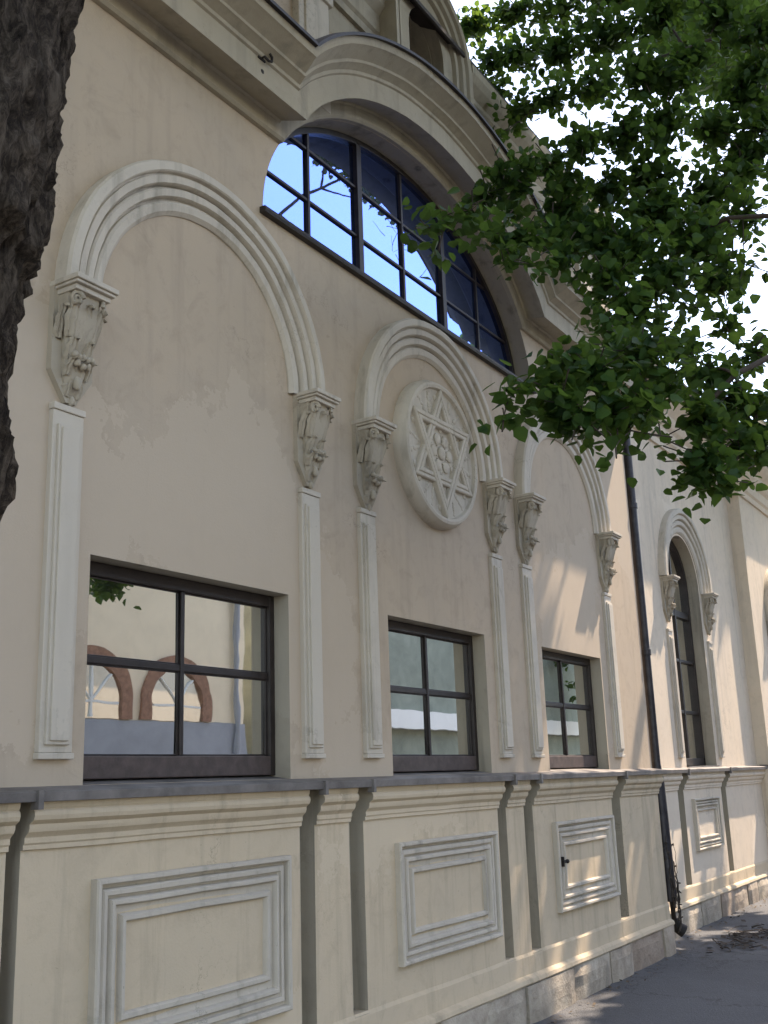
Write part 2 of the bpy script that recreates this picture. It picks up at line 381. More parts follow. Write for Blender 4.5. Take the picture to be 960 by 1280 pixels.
# big cornice that rises over the lunette ---------------------------
zb = 5.25; dxk = EA*math.sqrt(1-((zb-EZ)/EB)**2); tk = math.asin((zb-EZ)/EB)
def cornice_path(xa, xb, n=64):
    pa = [(xa, zb)]
    for i in range(n+1):
        t = math.pi-tk-(math.pi-2*tk)*i/n; pa.append(ell(t))
    pa.append((xb, zb)); return pa
CP = cornice_path(X0, X1)
prof = [(0, -.01), (0, .03), (.015, .045), (.095, .045), (.105, .06), (.085, .12), (.062, .205), (.060, .222), (.205, .222), (.212, .236),
        (.232, .240), (.240, .256), (.252, .275), (.258, .292), (.275, .296), (.285, .312), (.30, .345), (.318, .372), (.326, .392), (.345, .396), (.372, .40)]
def off_t(n):          # where the ellipse offset by n meets the straight run offset by n
    lo, hi = .02, math.pi/2
    def zz(t):
        nx, nz = math.cos(t)/EA, math.sin(t)/EB; return EZ+EB*math.sin(t)+n*nz/math.hypot(nx, nz)
    for _ in range(50):
        md = (lo+hi)/2
        if zz(md) < zb+n: lo = md
        else: hi = md
    return lo
def off_p(t, n):
    nx, nz = math.cos(t)/EA, math.sin(t)/EB; k = math.hypot(nx, nz); return XC+EA*math.cos(t)+n*nx/k, EZ+EB*math.sin(t)+n*nz/k
def run_cornice(mb, prof, n=64):
    rows = []
    for a, o in prof:
        t0 = off_t(a); row = [(X0, -o, zb+a)]
        for i in range(n+1):
            t = math.pi-t0-(math.pi-2*t0)*i/n; x, z = off_p(t, a); row.append((x, -o, z))
        row.append((X1, -o, zb+a)); rows.append(row)
    m = len(rows[0]); mb.add([q for r in rows for q in r], [(i*m+j, i*m+j+1, (i+1)*m+j+1, (i+1)*m+j) for i in range(len(rows)-1) for j in range(m-1)])
c = MB(); run_cornice(c, prof); c.wave(.006, 2.2); part(c.build('arched_cornice', M['cornice'], bld, auto=32))
c = MB(); run_cornice(c, [(.3722, .30), (.3722, .425), (.366, .428), (.384, .430), (.40, .38), (.44, -.15)]); part(c.build('cornice_flashing', M['flash'], bld))
# right hand return of the cornice
c = MB()
rp = [(o, zb+n) for n, o in prof]
vs = []; m_ = len(rp)
for o, z in rp: vs.append((X1, -o, z))
for o, z in rp: vs.append((X1+o, -o, z))
for o, z in rp: vs.append((X1+o, 1.0, z))
c.add(vs, [(j*m_+i, (j+1)*m_+i, (j+1)*m_+i+1, j*m_+i+1) for j in (0, 1) for i in range(m_-1)])
part(c.build('cornice_return', M['cornice'], bld, auto=32))
c = MB(); c.box(X1-.02, X1+.43, -.432, 1.0, zb+.374, zb+.39); part(c.build('return_flashing', M['flash'], bld))

# attic above the cornice -------------------------------------------
AY = -.004; AX1 = 10.06
NX, NZ, NR = 6.17, 6.98, .25
a = MB()
def attic_front(x0, x1, z0, z1): a.quad((x0, AY, z0), (x1, AY, z0), (x1, AY, z1), (x0, AY, z1))
attic_front(X0, NX-NR, 6.38, 7.15); attic_front(NX+NR, AX1, 6.38, 7.15); a.box(NX-.62, NX+.62, AY+.002, AY+.25, 7.32, 7.7)
nt_ = [math.pi-math.pi*i/24 for i in range(25)]
for i in range(24):
    p0 = (NX+NR*math.cos(nt_[i]), NZ+NR*math.sin(nt_[i])); p1 = (NX+NR*math.cos(nt_[i+1]), NZ+NR*math.sin(nt_[i+1]))
    a.quad((p0[0], AY, p0[1]), (p1[0], AY, p1[1]), (p1[0], AY, 7.32), (p0[0], AY, 7.32))
    a.quad((p0[0], AY, p0[1]), (p1[0], AY, p1[1]), (p1[0], AY+.25, p1[1]), (p0[0], AY+.25, p0[1]))
for sx in (-NR, NR): a.quad((NX+sx, AY, 6.38), (NX+sx, AY+.25, 6.38), (NX+sx, AY+.25, NZ), (NX+sx, AY, NZ))
a.quad((AX1, AY, 5.62), (AX1, 6, 5.62), (AX1, 6, 7.3), (AX1, AY, 7.3))
part(a.build('attic_wall', M['cornice'], bld))
a = MB(); a.box(NX-.4, NX+.4, AY+.22, AY+.3, 6.38, 7.29); part(a.build('niche_back', M['rail'], bld))
a = MB()     # arched hood round the niche
hp = [(NX-.36, 6.3)]+[(NX+.36*math.cos(t), NZ+.36*math.sin(t)) for t in nt_]+[(NX+.36, 6.3)]
a.sweep(hp, [(-.1, 0), (-.1, .10), (.045, .10), (.055, .13), (.085, .135), (.10, .11), (.115, .115), (.13, .15), (.17, .155), (.18, .18), (.225, .185), (.235, 0)], AY)
part(a.build('niche_hood', M['cornice'], bld, auto=35))
a = MB()
apf = [(AY, 6.62), (AY-.03, 6.62), (AY-.03, 6.68), (AY-.05, 6.70), (AY-.05, 6.84), (AY-.075, 6.87), (AY-.10, 6.90), (AY-.10, 6.94), (AY-.16, 7.0), (AY-.19, 7.05), (AY-.19, 7.12), (AY, 7.14)]
a.extrude_x(apf, X0, NX-.59); a.extrude_x(apf, NX+.59, AX1+.14)
part(a.build('attic_cornice', M['cornice'], bld))
for xa, xb in ((4.62, 4.95), (7.35, 7.6), (8.62, 8.92), (9.2, 9.5)):
    a = MB(); a.box(xa, xb, AY-.045, AY+.02, 5.7, 6.62); a.box(xa-.03, xb+.03, AY-.065, AY+.02, 6.5, 6.58)
    a.box(xa+.06, xb-.06, AY-.058, AY-.04, 5.75, 6.4)
    part(a.build('attic_pilaster', M['trim'], bld, bevel=.006))
a = MB()
a.extrude_x([(-.16, 7.135), (-.175, 7.14), (-.175, 7.175), (-.1, 7.19), (3.6, 8.5)], X0, AX1+.2); part(a.build('roof', M['roof'], bld))

# archivolts, pilasters, corbels ------------------------------------
def archivolt(cx, cz, ro, ri, y, mat='trim', n=56, stilt=.0):
    a = MB(); pa = [(cx-ro, cz-stilt)]+[(cx+ro*math.cos(t), cz+ro*math.sin(t)) for t in [math.pi-math.pi*i/n for i in range(n+1)]]+[(cx+ro, cz-stilt)]
    W = ro-ri
    pr = [(0, -.01), (0, .074), (-.010, .088), (-.20*W, .090), (-.225*W, .082), (-.24*W, .060), (-.27*W, .058), (-.285*W, .070), (-.42*W, .068), (-.445*W, .056), (-.455*W, .030), (-.49*W, .026),
          (-.50*W, .046), (-.54*W, .054), (-.66*W, .050), (-.68*W, .040), (-.69*W, .016), (-.73*W, .012), (-.745*W, .028), (-.80*W, .036), (-.93*W, .030), (-1.0*W, .010), (-1.0*W, -.01)]
    a.sweep(pa[1:-1] if stilt == 0 else pa, pr, y); a.wave(.005); return part(a.build('archivolt', M[mat], bld, auto=28))
ACX = [3.82, 6.14, 8.40]; ACZ = 3.715; RO, RI = .955, .70
for cx in ACX: archivolt(cx, ACZ, RO, RI, 0)

def leafgrid(mb, base, w_, h_, curl, out, lean=0, nx=7, nz=9, lob=.16):
    """a curling acanthus leaf: base (x,y,z) at its foot, grows up and tips outward (-y)"""
    vs = []
    for j in range(nz+1):
        t = j/nz
        wd = w_*(.55+.6*math.sin(math.pi*min(1, t*1.05))**.8)*(1-.55*t*t)*(1+lob*math.sin(t*17))
        for i in range(nx+1):
            s_ = i/nx*2-1
            yy = -out*(t**2.2)*1.2-curl*math.sin(t*math.pi)*.25+abs(s_)**1.5*.016-.006*math.cos(s_*9)
            zz = h_*(t if t < .85 else .85-(t-.85)*.9)
            vs.append((base[0]+s_*wd/2+lean*t, base[1]+yy, base[2]+zz))
    fs = [(j*(nx+1)+i, j*(nx+1)+i+1, (j+1)*(nx+1)+i+1, (j+1)*(nx+1)+i) for j in range(nz) for i in range(nx)]
    mb.add(vs, fs)
def corbel_meshes():
    """local: x=0 centre, y=0 wall, z=0 abacus top; drops to about -.53"""
    ab = MB()
    for (hw, d, z0, z1) in ((.128, .176, -.024, 0), (.119, .164, -.038, -.024), (.106, .146, -.062, -.038)): ab.box(-hw, hw, -d, .01, z0, z1)
    b = MB()
    lv = [(-.06, .100, .122), (-.13, .096, .116), (-.20, .088, .100), (-.27, .072, .074), (-.33, .060, .056), (-.38, .068, .072), (-.44, .054, .054), (-.49, .030, .030), (-.525, .006, .010)]
    vs = []
    for z, hw, d in lv: vs += [(-hw, .01, z), (-hw, -d*.7, z), (-hw*.6, -d, z), (hw*.6, -d, z), (hw, -d*.7, z), (hw, .01, z)]
    b.add(vs, [(6*i+k, 6*i+k+1, 6*i+k+7, 6*i+k+6) for i in range(len(lv)-1) for k in range(5)])
    # backing slip that tapers to a point
    bk = [(-.125, -.0), (-.125, -.40), (-.03, -.53), (.03, -.53), (.125, -.40), (.125, -.0)]
    n = len(bk); b.add([(x, -.028, z) for x, z in bk]+[(x, .01, z) for x, z in bk], [tuple(range(n))]+[(i, (i+1) % n, (i+1) % n+n, i+n) for i in range(n)])
    lf = MB()
    for x in (-.06, 0, .06): leafgrid(lf, (x, -.082, -.255), .072, .185, .05, .06, lean=x*.35)
    for x in (-.082, .082): leafgrid(lf, (x*1.12, -.045, -.26), .06, .17, .05, .06, lean=x*.25)
    for x in (-.045, .045): leafgrid(lf, (x, -.062, -.345), .062, .11, .04, .045)
    for x in (-.05, -.017, .017, .05): leafgrid(lf, (x*1.1, -.06, -.42), .040, .085, .03, .055, lob=.25)
    for x in (-.03, .03): leafgrid(lf, (x*1.0, -.035, -.505), .05, .10, .04, .02)
    for sx in (-1, 1):          # volutes under the abacus corners
        pts = []; rr = []
        for k in range(22):
            t = k/21*math.pi*3.2; r_ = .038*(1-k/26)
            pts.append((sx*(.082-r_*math.cos(t)*.6), -.126-r_*math.cos(t)*.45, -.098+r_*math.sin(t))); rr.append(.0105*(1-k/40))
        lf.tube(pts, rr, 6)
    for k in range(5): lf.ball((-.05+.025*k, -.095, -.335-.006*(k % 2)), .0155, 8, 5)
    for x, z in ((-.034, -.368), (.0, -.376), (.034, -.368)): lf.ball((x, -.092, z), .0165, 8, 5)
    lf.ball((0, -.062, -.445), .02, 8, 6, (1, 1, 1.6)); lf.ball((0, -.03, -.52), .015, 8, 6, (1, 1, 1.8))
    return ab, b, lf
ab, bb, lf = corbel_meshes()
def lump(mb, amp, sc_, seed):
    for i, v in enumerate(mb.v):
        q = Vector(v)*sc_+Vector((seed, 0, 0)); d = noise.noise_vector(q)*amp; mb.v[i] = (v[0]+d.x, v[1]+d.y, v[2]+d.z)
lump(lf, .006, 34, 3); lump(bb, .003, 22, 8)
first = None
def corbel(x, y, z, scale=1.0, flip=1):
    global first
    if first is None:
        o = bb.build('corbel', M['carved'], bld, auto=30); q = ab.build('abacus', M['trim'], o, bevel=.004); l = lf.build('acanthus_leaf', M['carved'], o, auto=60)
        first = (o, [q, l])
    else:
        o = first[0].copy(); C.objects.link(o); o.parent = bld
        for ch in first[1]: k = ch.copy(); C.objects.link(k); k.parent = o
    o.matrix_parent_inverse = Matrix.Translation(-BL); o.location = (x, y, z); o.scale = (scale*flip*.92, scale, scale)
def pilaster(x, y, z0=1.745, z1=3.15, hw=.083, parent=bld):
    p = MB(); p.box(x-hw, x+hw, y-.026, y+.01, z0, z1)
    p.box(x-hw+.022, x+hw-.022, y-.040, y-.024, z0+.03, z1-.06); p.box(x-hw+.036, x+hw-.036, y-.050, y-.038, z0+.045, z1-.075)
    p.box(x-hw-.006, x+hw+.006, y-.034, y+.01, z0-.025, z0-.0005)
    p.box(x-hw-.004, x+hw+.004, y-.034, y+.01, z1+.0005, z1+.03)
    return part(p.build('pilaster', M['trim'], bld, bevel=.004))
for cx in ACX:
    for s in (-1, 1):
        corbel(cx+s*.862, 0, ACZ+.006, random.uniform(.98, 1.04), s); pilaster(cx+s*.868, 0)

# medallion with the six-pointed star -------------------------------
MX, MZ, MR = 6.15, 3.74, .505
m_ = MB(); n = 72
rings = [(MR+.012, .0), (MR+.012, .05), (MR, .072), (MR-.012, .092), (MR-.03, .098), (MR-.048, .092), (MR-.056, .070), (MR-.07, .066), (.0001, .066)]
for (r0, o0), (r1, o1) in zip(rings[:-1], rings[1:]):
    m_.add([(MX+r*math.cos(2*math.pi*k/n), -o, MZ+r*math.sin(2*math.pi*k/n)) for r, o in ((r0, o0), (r1, o1)) for k in range(n)],
           [(k, (k+1) % n, (k+1) % n+n, k+n) for k in range(n)])
med = part(m_.build('medallion', M['trim'], bld, auto=35))
st = MB(); RS = MR-.045
for rot, lo in ((math.pi/2, .0), (-math.pi/2, .006)):
    P = [(RS*math.cos(rot+2*math.pi*k/3), RS*math.sin(rot+2*math.pi*k/3)) for k in range(3)]
    st.sweep([(MX+x, MZ+z) for x, z in P], [(0, .06), (0, .090+lo), (.006, .096+lo), (.026, .092+lo), (.032, .082+lo), (.038, .092+lo), (.058, .096+lo), (.064, .090+lo), (.064, .06)], 0, closed=True)
st.build('star', M['trim'], med, auto=40)
ro = MB()
for k in range(6):
    t = k*math.pi/3; ro.ball((MX+.105*math.cos(t), -.072, MZ+.105*math.sin(t)), .042, 10, 6, (1, .28, 1))
    t += math.pi/6; ro.ball((MX+.165*math.cos(t), -.07, MZ+.165*math.sin(t)), .024, 8, 5, (1, .28, 1))
ro.ball((MX, -.074, MZ), .048, 12, 8, (1, .35, 1))
for k in range(6):         # small leaf sprays between the points
    t = k*math.pi/3+math.pi/6
    for dr, dt in ((.36, 0), (.39, .13), (.39, -.13), (.34, .09), (.34, -.09)):
        ro.ball((MX+dr*math.cos(t+dt), -.066, MZ+dr*math.sin(t+dt)), .022, 8, 5, (1.1, .5, 1.1))
for k in range(18):
    t = 2*math.pi*k/18; ro.ball((MX+.073*math.cos(t), -.07, MZ+.073*math.sin(t)), .009, 6, 4)
rr_ = random.Random(3)
for k in range(6):          # low foliage filling the points and the gaps at the rim
    for half, (d0_, d1_, sp_) in ((0, (.215, .37, .05)), (.5, (.30, .425, .10))):
        t0_ = (k+half)*math.pi/3+math.pi/6
        for q in range(9):
            rd = d0_+(d1_-d0_)*q/8; w_ = sp_*(1-.75*q/8) if half == 0 else sp_*(.35+.65*q/8)
            for sg in (-1, 1):
                tx = MX+rd*math.cos(t0_)-sg*w_*.7*math.sin(t0_); tz = MZ+rd*math.sin(t0_)+sg*w_*.7*math.cos(t0_)
                ro.ball((tx+rr_.uniform(-.006, .006), -.064, tz+rr_.uniform(-.006, .006)), rr_.uniform(.012, .020), 7, 5, (1, .55, 1))
for k in range(30):
    t = 2*math.pi*k/30; ro.ball((MX+.135*math.cos(t), -.066, MZ+.135*math.sin(t)), .010, 6, 4, (1, .35, 1))
ro.build('rosette', M['trim'], med, smooth=True)

# dado, ledge, plinth ------------------------------------------------
DZ = .42
def dado_prof(y): return [(y-.046, .235), (y-.052, .245), (y-.046, .268), (y-.014, .288), (y-.011, .400), (y, DZ), (y, 1.385), (y-.014, 1.388), (y-.014, 1.405), (y-.02, 1.412), (y-.02, 1.432), (y-.026, 1.440), (y-.040, 1.452),
    (y-.046, 1.466), (y-.046, 1.480), (y-.054, 1.486), (y-.068, 1.496), (y-.073, 1.512), (y-.070, 1.526), (y-.062, 1.534), (y-.066, 1.540), (y-.072, 1.578)]
def groove_prof(y, dy=.09):
    q = dado_prof(y); k = next(i for i, p in enumerate(q) if p[1] >= DZ)
    return [(y-.01, DZ-.012)]+[(a+dy, b) for a, b in q[k:]]
def dado(x0, x1, gs, y, name='dado', mat='dado'):
    d = MB(); grs = []; base = MB(); e = [x0]
    for a, b in gs: e += [a, b]
    e.append(x1)
    P = dado_prof(y); kb = 5
    for a, b in gs:
        g1 = MB(); g1.extrude_x(groove_prof(y), a-.001, b+.001, caps=False); grs.append(g1)
    for i in range(0, len(e)-1, 2): d.extrude_x(P[kb:], e[i], e[i+1], caps=False)
    for i, xx in enumerate(e):
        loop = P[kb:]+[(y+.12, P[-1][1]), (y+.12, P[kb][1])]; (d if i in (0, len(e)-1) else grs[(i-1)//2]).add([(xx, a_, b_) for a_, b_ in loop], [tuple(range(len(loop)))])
    base.extrude_x(P[:kb+1]+[(y+.12, DZ-.001)], x0, x1)
    for q_ in [d, base]+grs: q_.wave(.004)
    part(d.build(name, M[mat], bld, auto=24))
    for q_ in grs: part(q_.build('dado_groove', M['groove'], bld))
    part(base.build('base_course', M['dado'], bld))
    l = MB(); yl = y-.105
    l.extrude_x([(y+.1, 1.5785), (yl+.012, 1.580), (yl+.01, 1.562), (yl, 1.564), (yl-.003, 1.597), (yl+.008, 1.602), (y+.07, 1.624)], x0, x1, caps=True)
    for a, b in gs:          # folded seams with drips over each groove
        xm = (a+b)/2+.02; l.box(xm-.012, xm+.012, yl-.014, yl+.03, 1.535, 1.604)
    part(l.build('ledge', M['zinc'], bld))
DY = -.03
GR = [(2.735, 2.80), (4.535, 4.66), (4.98, 5.12), (6.775, 6.905), (7.19, 7.34), (8.93, 9.13)]
dado(X0, X1, GR, DY)
dado(X1+.03, 15.2, [(11.55, 11.75), (13.22, 13.42)], WY-.03, mat='wing')
def panel(x0, x1, z0, z1, y, W=.2, mat='trim', name='panel_frame'):
    p = MB(); k = W/.2
    pr = [(0, -.01), (0, .034), (.006*k, .042), (.020*k, .042), (.026*k, .034), (.028*k, .006), (.040*k, .004), (.043*k, .020), (.050*k, .026), (.068*k, .024), (.072*k, .010), (.082*k, .002), (.086*k, .022), (.092*k, .030), (.106*k, .030),
          (.112*k, .022), (.116*k, .004), (.146*k, -.001), (.150*k, .016), (.156*k, .024), (.172*k, .024), (.178*k, .016), (.182*k, -.004), (.2*k, -.008)]
    p.sweep([(x0, z0), (x1, z0), (x1, z1), (x0, z1)], pr, y, closed=True, step=.28); p.wave(.0045)
    return part(p.build(name, M[mat], bld, auto=25))
panel(3.155, 4.415, .555, 1.255, DY); panel(5.435, 6.68, .585, 1.245, DY)
pf = panel(7.66, 8.865, .615, 1.25, DY)
lt = MB(); lt.box(7.735, 7.75, DY-.045, DY-.02, .93, 1.0); lt.box(7.725, 7.80, DY-.05, DY-.035, .955, .975); lt.ball((7.79, DY-.05, .965), .016); lt.build('latch', M['iron'], pf)
panel(12.0, 12.98, .74, 1.28, WY-.03, .15)
def plinth(x0, x1, y, seed):
    rnd = random.Random(seed); s = MB(); x = x0; ends = []; vals = []
    while x < x1-.05:
        L = rnd.uniform(.42, .85); b = min(x+L, x1)
        if x1-b < .3: b = x1
        k = len(s.v); yo = y+rnd.uniform(-.012, .012); nx_, nz_ = 6, 4; vs = []; tz = .236+rnd.uniform(-.008, .002)
        for j in range(nz_+1):
            for i in range(nx_+1):
                px = x+.006+(b-x-.012)*i/nx_; pz = -.06+(tz+.06)*j/nz_
                edge = (i in (0, nx_)) or j == nz_
                vs.append((px+(0), yo+(.018 if edge else 0)+noise.noise(Vector((px*5, pz*7, seed)))*.012, pz))
        fs = [(j*(nx_+1)+i, j*(nx_+1)+i+1, (j+1)*(nx_+1)+i+1, (j+1)*(nx_+1)+i) for j in range(nz_) for i in range(nx_)]
        s.add(vs, fs)
        t = [j for j in range(len(vs)-nx_-1, len(vs))]
        s.add([vs[i] for i in t]+[(vs[i][0], y+.1, vs[i][2]) for i in reversed(t)], [tuple(range(2*len(t)))])
        for sd in (0, nx_):
            col = [vs[j*(nx_+1)+sd] for j in range(nz_+1)]
            s.add(col+[(c[0], y+.1, c[2]) for c in reversed(col)], [tuple(range(2*len(col)))])
        vals.append((k, len(s.v), rnd.random())); x = b
    me_vals = [0]*len(s.v)
    for a, b, v in vals:
        for i in range(a, b): me_vals[i] = v
    o = s.build('stone_plinth', M['stone'], bld, recalc=False)
    at_ = o.data.attributes.new('rnd', 'FLOAT', 'POINT'); at_.data.foreach_set('value', me_vals); part(o)
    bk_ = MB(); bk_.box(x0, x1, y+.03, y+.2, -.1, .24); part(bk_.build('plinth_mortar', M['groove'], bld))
plinth(X0, X1-.0, -.088, 4); plinth(X1+.03, 15.2, WY-.085, 9); plinth(15.2, 30, -.01, 11)

# the wing ------------------------------------------------------------
WC, WH, WZ = 12.66, .60, 3.74
ww = MB(); WX1 = 32.0; WT = 6.0
def fr(x0, x1, z0, z1): ww.quad((x0, WY, z0), (x1, WY, z0), (x1, WY, z1), (x0, WY, z1))
fr(X1, WC-WH, 1.5, WT); fr(WC+WH, 15.3, 1.5, WT); fr(WC-WH, WC+WH, 1.5, 1.63)
at2 = [math.pi-math.pi*i/32 for i in range(33)]
for i in range(32):
    p0 = (WC+WH*math.cos(at2[i]), WZ+WH*math.sin(at2[i])); p1 = (WC+WH*math.cos(at2[i+1]), WZ+WH*math.sin(at2[i+1]))
    ww.quad((p0[0], WY, p0[1]), (p1[0], WY, p1[1]), (p1[0], WY, WT), (p0[0], WY, WT))
wr = MB()
for i in range(32):
    p0 = (WC+WH*math.cos(at2[i]), WZ+WH*math.sin(at2[i])); p1 = (WC+WH*math.cos(at2[i+1]), WZ+WH*math.sin(at2[i+1]))
    wr.quad((p0[0], WY, p0[1]), (p1[0], WY, p1[1]), (p1[0], WY+.2, p1[1]), (p0[0], WY+.2, p0[1]))
for sx in (-WH, WH): wr.quad((WC+sx, WY, 1.63), (WC+sx, WY+.2, 1.63), (WC+sx, WY+.2, WZ), (WC+sx, WY, WZ))
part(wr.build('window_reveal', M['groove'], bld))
part(ww.build('wing_wall', M['wing'], bld))
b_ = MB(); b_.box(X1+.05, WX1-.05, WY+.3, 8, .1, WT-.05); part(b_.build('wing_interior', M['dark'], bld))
archivolt(WC, WZ-.02, .94, .64, WY, n=40)
for s in (-1, 1): corbel(WC+s*.80, WY, WZ-.02, .95); pilaster(WC+s*.80, WY, 1.745, 3.1, .07)
f = MB(); fy = WY+.13
op = [(WC-WH, 1.64)]+[(WC+WH*math.cos(t), WZ+WH*math.sin(t)) for t in at2]+[(WC+WH, 1.64)]
f.sweep(op, [(-.06, -.06), (-.06, .0), (0, 0)], fy)
f.box(WC-WH+.01, WC+WH-.01, fy, fy+.06, 1.64, 1.72)
for dx, hw in ((0, .022),): f.box(WC+dx-hw, WC+dx+hw, fy+.006, fy+.06, 1.72, WZ+WH-.05)
for z, hz in ((2.25, .018), (2.85, .018), (3.42, .04)): 
    f.box(WC-WH+.05, WC-.022, fy+.01, fy+.06, z-hz, z+hz); f.box(WC+.022, WC+WH-.05, fy+.01, fy+.06, z-hz, z+hz)
wf = part(f.build('arched_window', M['frame'], bld, bevel=.003))
p = MB(); p.add([(x, fy+.045, z) for x, z in op], [tuple(range(len(op)))]); p.build('pane', M['glass'], wf)
p = MB(); p.box(WC-WH, WC+WH, WY-.03, WY+.2, 1.61, 1.632); p.build('sill', M['zinc'], wf)
# cornice of the wing
wp = [(WY, 5.36), (WY-.03, 5.36), (WY-.03, 5.44), (WY-.06, 5.47), (WY-.06, 5.60), (WY-.10, 5.64), (WY-.13, 5.70), (WY-.13, 5.76), (WY-.20, 5.84), (WY-.24, 5.90), (WY-.24, 5.96), (WY, 5.98)]
c = MB(); c.extrude_x(wp, X1+.02, 15.3); part(c.build('wing_cornice', M['wing'], bld))
# right pavilion of the wing
PX, PY = 15.2, .08; pv = MB()
qc, qh, qz = 16.85, .575, 3.68
pv.quad((PX, PY, 0), (PX, WY+.05, 0), (PX, WY+.05, 6.0), (PX, PY, 6.0))
def fp(x0, x1, z0, z1): pv.quad((x0, PY, z0), (x1, PY, z0), (x1, PY, z1), (x0, PY, z1))
fp(PX, qc-qh, .2, 6.0); fp(qc+qh, WX1, .2, 6.0); fp(qc-qh, qc+qh, .2, 1.63)
for i in range(32):
    p0 = (qc+qh*math.cos(at2[i]), qz+qh*math.sin(at2[i])); p1 = (qc+qh*math.cos(at2[i+1]), qz+qh*math.sin(at2[i+1]))
    pv.quad((p0[0], PY, p0[1]), (p1[0], PY, p1[1]), (p1[0], PY, 6), (p0[0], PY, 6)); pv.quad((p0[0], PY, p0[1]), (p1[0], PY, p1[1]), (p1[0], PY+.2, p1[1]), (p0[0], PY+.2, p0[1]))
for sx in (-qh, qh): pv.quad((qc+sx, PY, 1.63), (qc+sx, PY+.2, 1.63), (qc+sx, PY+.2, qz), (qc+sx, PY, qz))
part(pv.build('pavilion_wall', M['wing'], bld))
archivolt(qc, qz-.02, .88, .62, PY, n=40)
for s in (-1, 1): corbel(qc+s*.76, PY, qz-.02, .95)
f = MB(); op2 = [(x-WC+qc, z-WZ+qz) for x, z in op]; f.sweep(op2, [(-.06, -.06), (-.06, .0), (0, 0)], PY+.12); f.box(qc-.022, qc+.022, PY+.126, PY+.18, 1.72, qz+qh-.05)
pfm = part(f.build('arched_window', M['frame'], bld)); p = MB(); p.add([(x, PY+.165, z) for x, z in op2], [tuple(range(len(op2)))]); p.build('pane', M['glass'], pfm)
dado(PX-.02, WX1, [(15.95, 16.1), (17.6, 17.75)], PY-.03, mat='wing')
c = MB(); c.extrude_x([(y-WY+PY, z) for y, z in wp], PX-.1, WX1); part(c.build('pavilion_cornice', M['wing'], bld))
c = MB(); c.extrude_x([(PY-.26, 5.965), (PY-.275, 5.97), (PY-.275, 6.0), (PY-.2, 6.02), (5.5, 8.2)], X1+.1, WX1); part(c.build('wing_roof', M['roof'], bld))

# small iron hook on the cornice
hk = MB(); hx, hz = 4.02, 5.46
hk.tube([(hx, -.225, hz), (hx, -.25, hz), (hx+.02, -.262, hz-.02), (hx+.045, -.262, hz-.01), (hx+.05, -.262, hz+.02), (hx+.03, -.26, hz+.035)], [.008]*6, 6)
hk.box(hx-.03, hx+.03, -.232, -.221, hz-.012, hz+.03); hk.ball((hx-.05, -.226, hz+.03), .012, 8, 5); hk.ball((hx+.012, -.224, hz-.075), .014, 8, 5, (1, .28, 1))
tag(hk.build('iron_hook', M['iron']), 'small rusty iron hook fixed on the cornice left of the lunette', 'hook')

# ------------------------------------------------------------------ downpipe
dp = thing('downpipe', 'dark iron rainwater downpipe in the corner beside the wing', 'drainpipe', (10.27, -.02, 0))
DL = dp.location
def dpart(o): o.matrix_parent_inverse = Matrix.Translation(-DL); return o
px_, py_ = 10.27, -.0
m = MB(); m.tube([(px_, py_, 5.3), (px_, py_, 1.66)], [.043, .043], 16); dpart(m.build('upper_pipe', M['pipe'], dp, auto=40))
m = MB(); m.tube([(px_, py_, 1.665), (px_, py_, 1.58), (px_, py_-.005, 1.50), (px_, py_-.02, .42)], [.043, .052, .058, .060], 16)
dpart(m.build('lower_pipe', M['pipe'], dp, auto=40))
m = MB(); m.tube([(px_+.0, -.02, .46), (px_+.02, -.02, .40), (px_+.04, -.02, .22)], [.02, .02, .02], 8)
m.tube([(px_-.02, -.05, .48), (px_+.0, -.05, .2)], [.008, .008], 6); dpart(m.build('broken_end', M['iron'], dp, auto=40))
m = MB(); m.tube([(px_+.045, -.02, .26), (px_+.055, -.04, .19), (px_+.085, -.09, .15)], [.035, .055, .06], 12); dpart(m.build('outlet_shoe', M['iron'], dp, auto=40))
for z in (2.72, 4.2): 
    m = MB(); m.tube([(px_, py_, z-.03), (px_, py_, z+.03)], [.052, .052], 16); m.box(px_-.012, px_+.012, py_, py_+.26, z-.012, z+.012); dpart(m.build('bracket', M['pipe'], dp, bevel=.004))
# dry creeper clinging to its foot
v = MB(); rnd = random.Random(5)
for k in range(8):
    a0 = rnd.uniform(0, 6.28); z = rnd.uniform(.15, .45); p_ = Vector((px_+.062*math.cos(a0), -.02+.062*math.sin(a0), z)); P = [p_]; rr = [rnd.uniform(.006, .011)]
    for j in range(rnd.randint(6, 13)):
        a0 += rnd.uniform(-.5, .5); z += rnd.uniform(.03, .09); r_ = .064+rnd.uniform(0, .025); P.append(Vector((px_+r_*math.cos(a0), -.02+r_*math.sin(a0), min(z, 1.05)))); rr.append(rr[-1]*.9)
    v.tube(P, rr, 5)
    for j in range(7):
        q = P[rnd.randrange(len(P))]; d = Vector((rnd.uniform(-1, 1), rnd.uniform(-1, .2), rnd.uniform(-.6, .6))).normalized()*rnd.uniform(.01, .035)
        v.tube([q, q+d], [.009, .004], 5)
        for _ in range(0):
            c_ = q+d+Vector((rnd.uniform(-.02, .02),)*3); e1 = Vector((rnd.uniform(-1, 1), rnd.uniform(-1, 1), rnd.uniform(-1, 1))).normalized()*.022; e2 = e1.orthogonal().normalized()*.016
            v.add([c_-e1, c_-e2, c_+e1, c_+e2], [(0, 1, 2, 3)])
tag(v.build('dry_creeper', M['twig'], recalc=False), 'dry dark creeper tangled round the foot of the downpipe', 'plant')
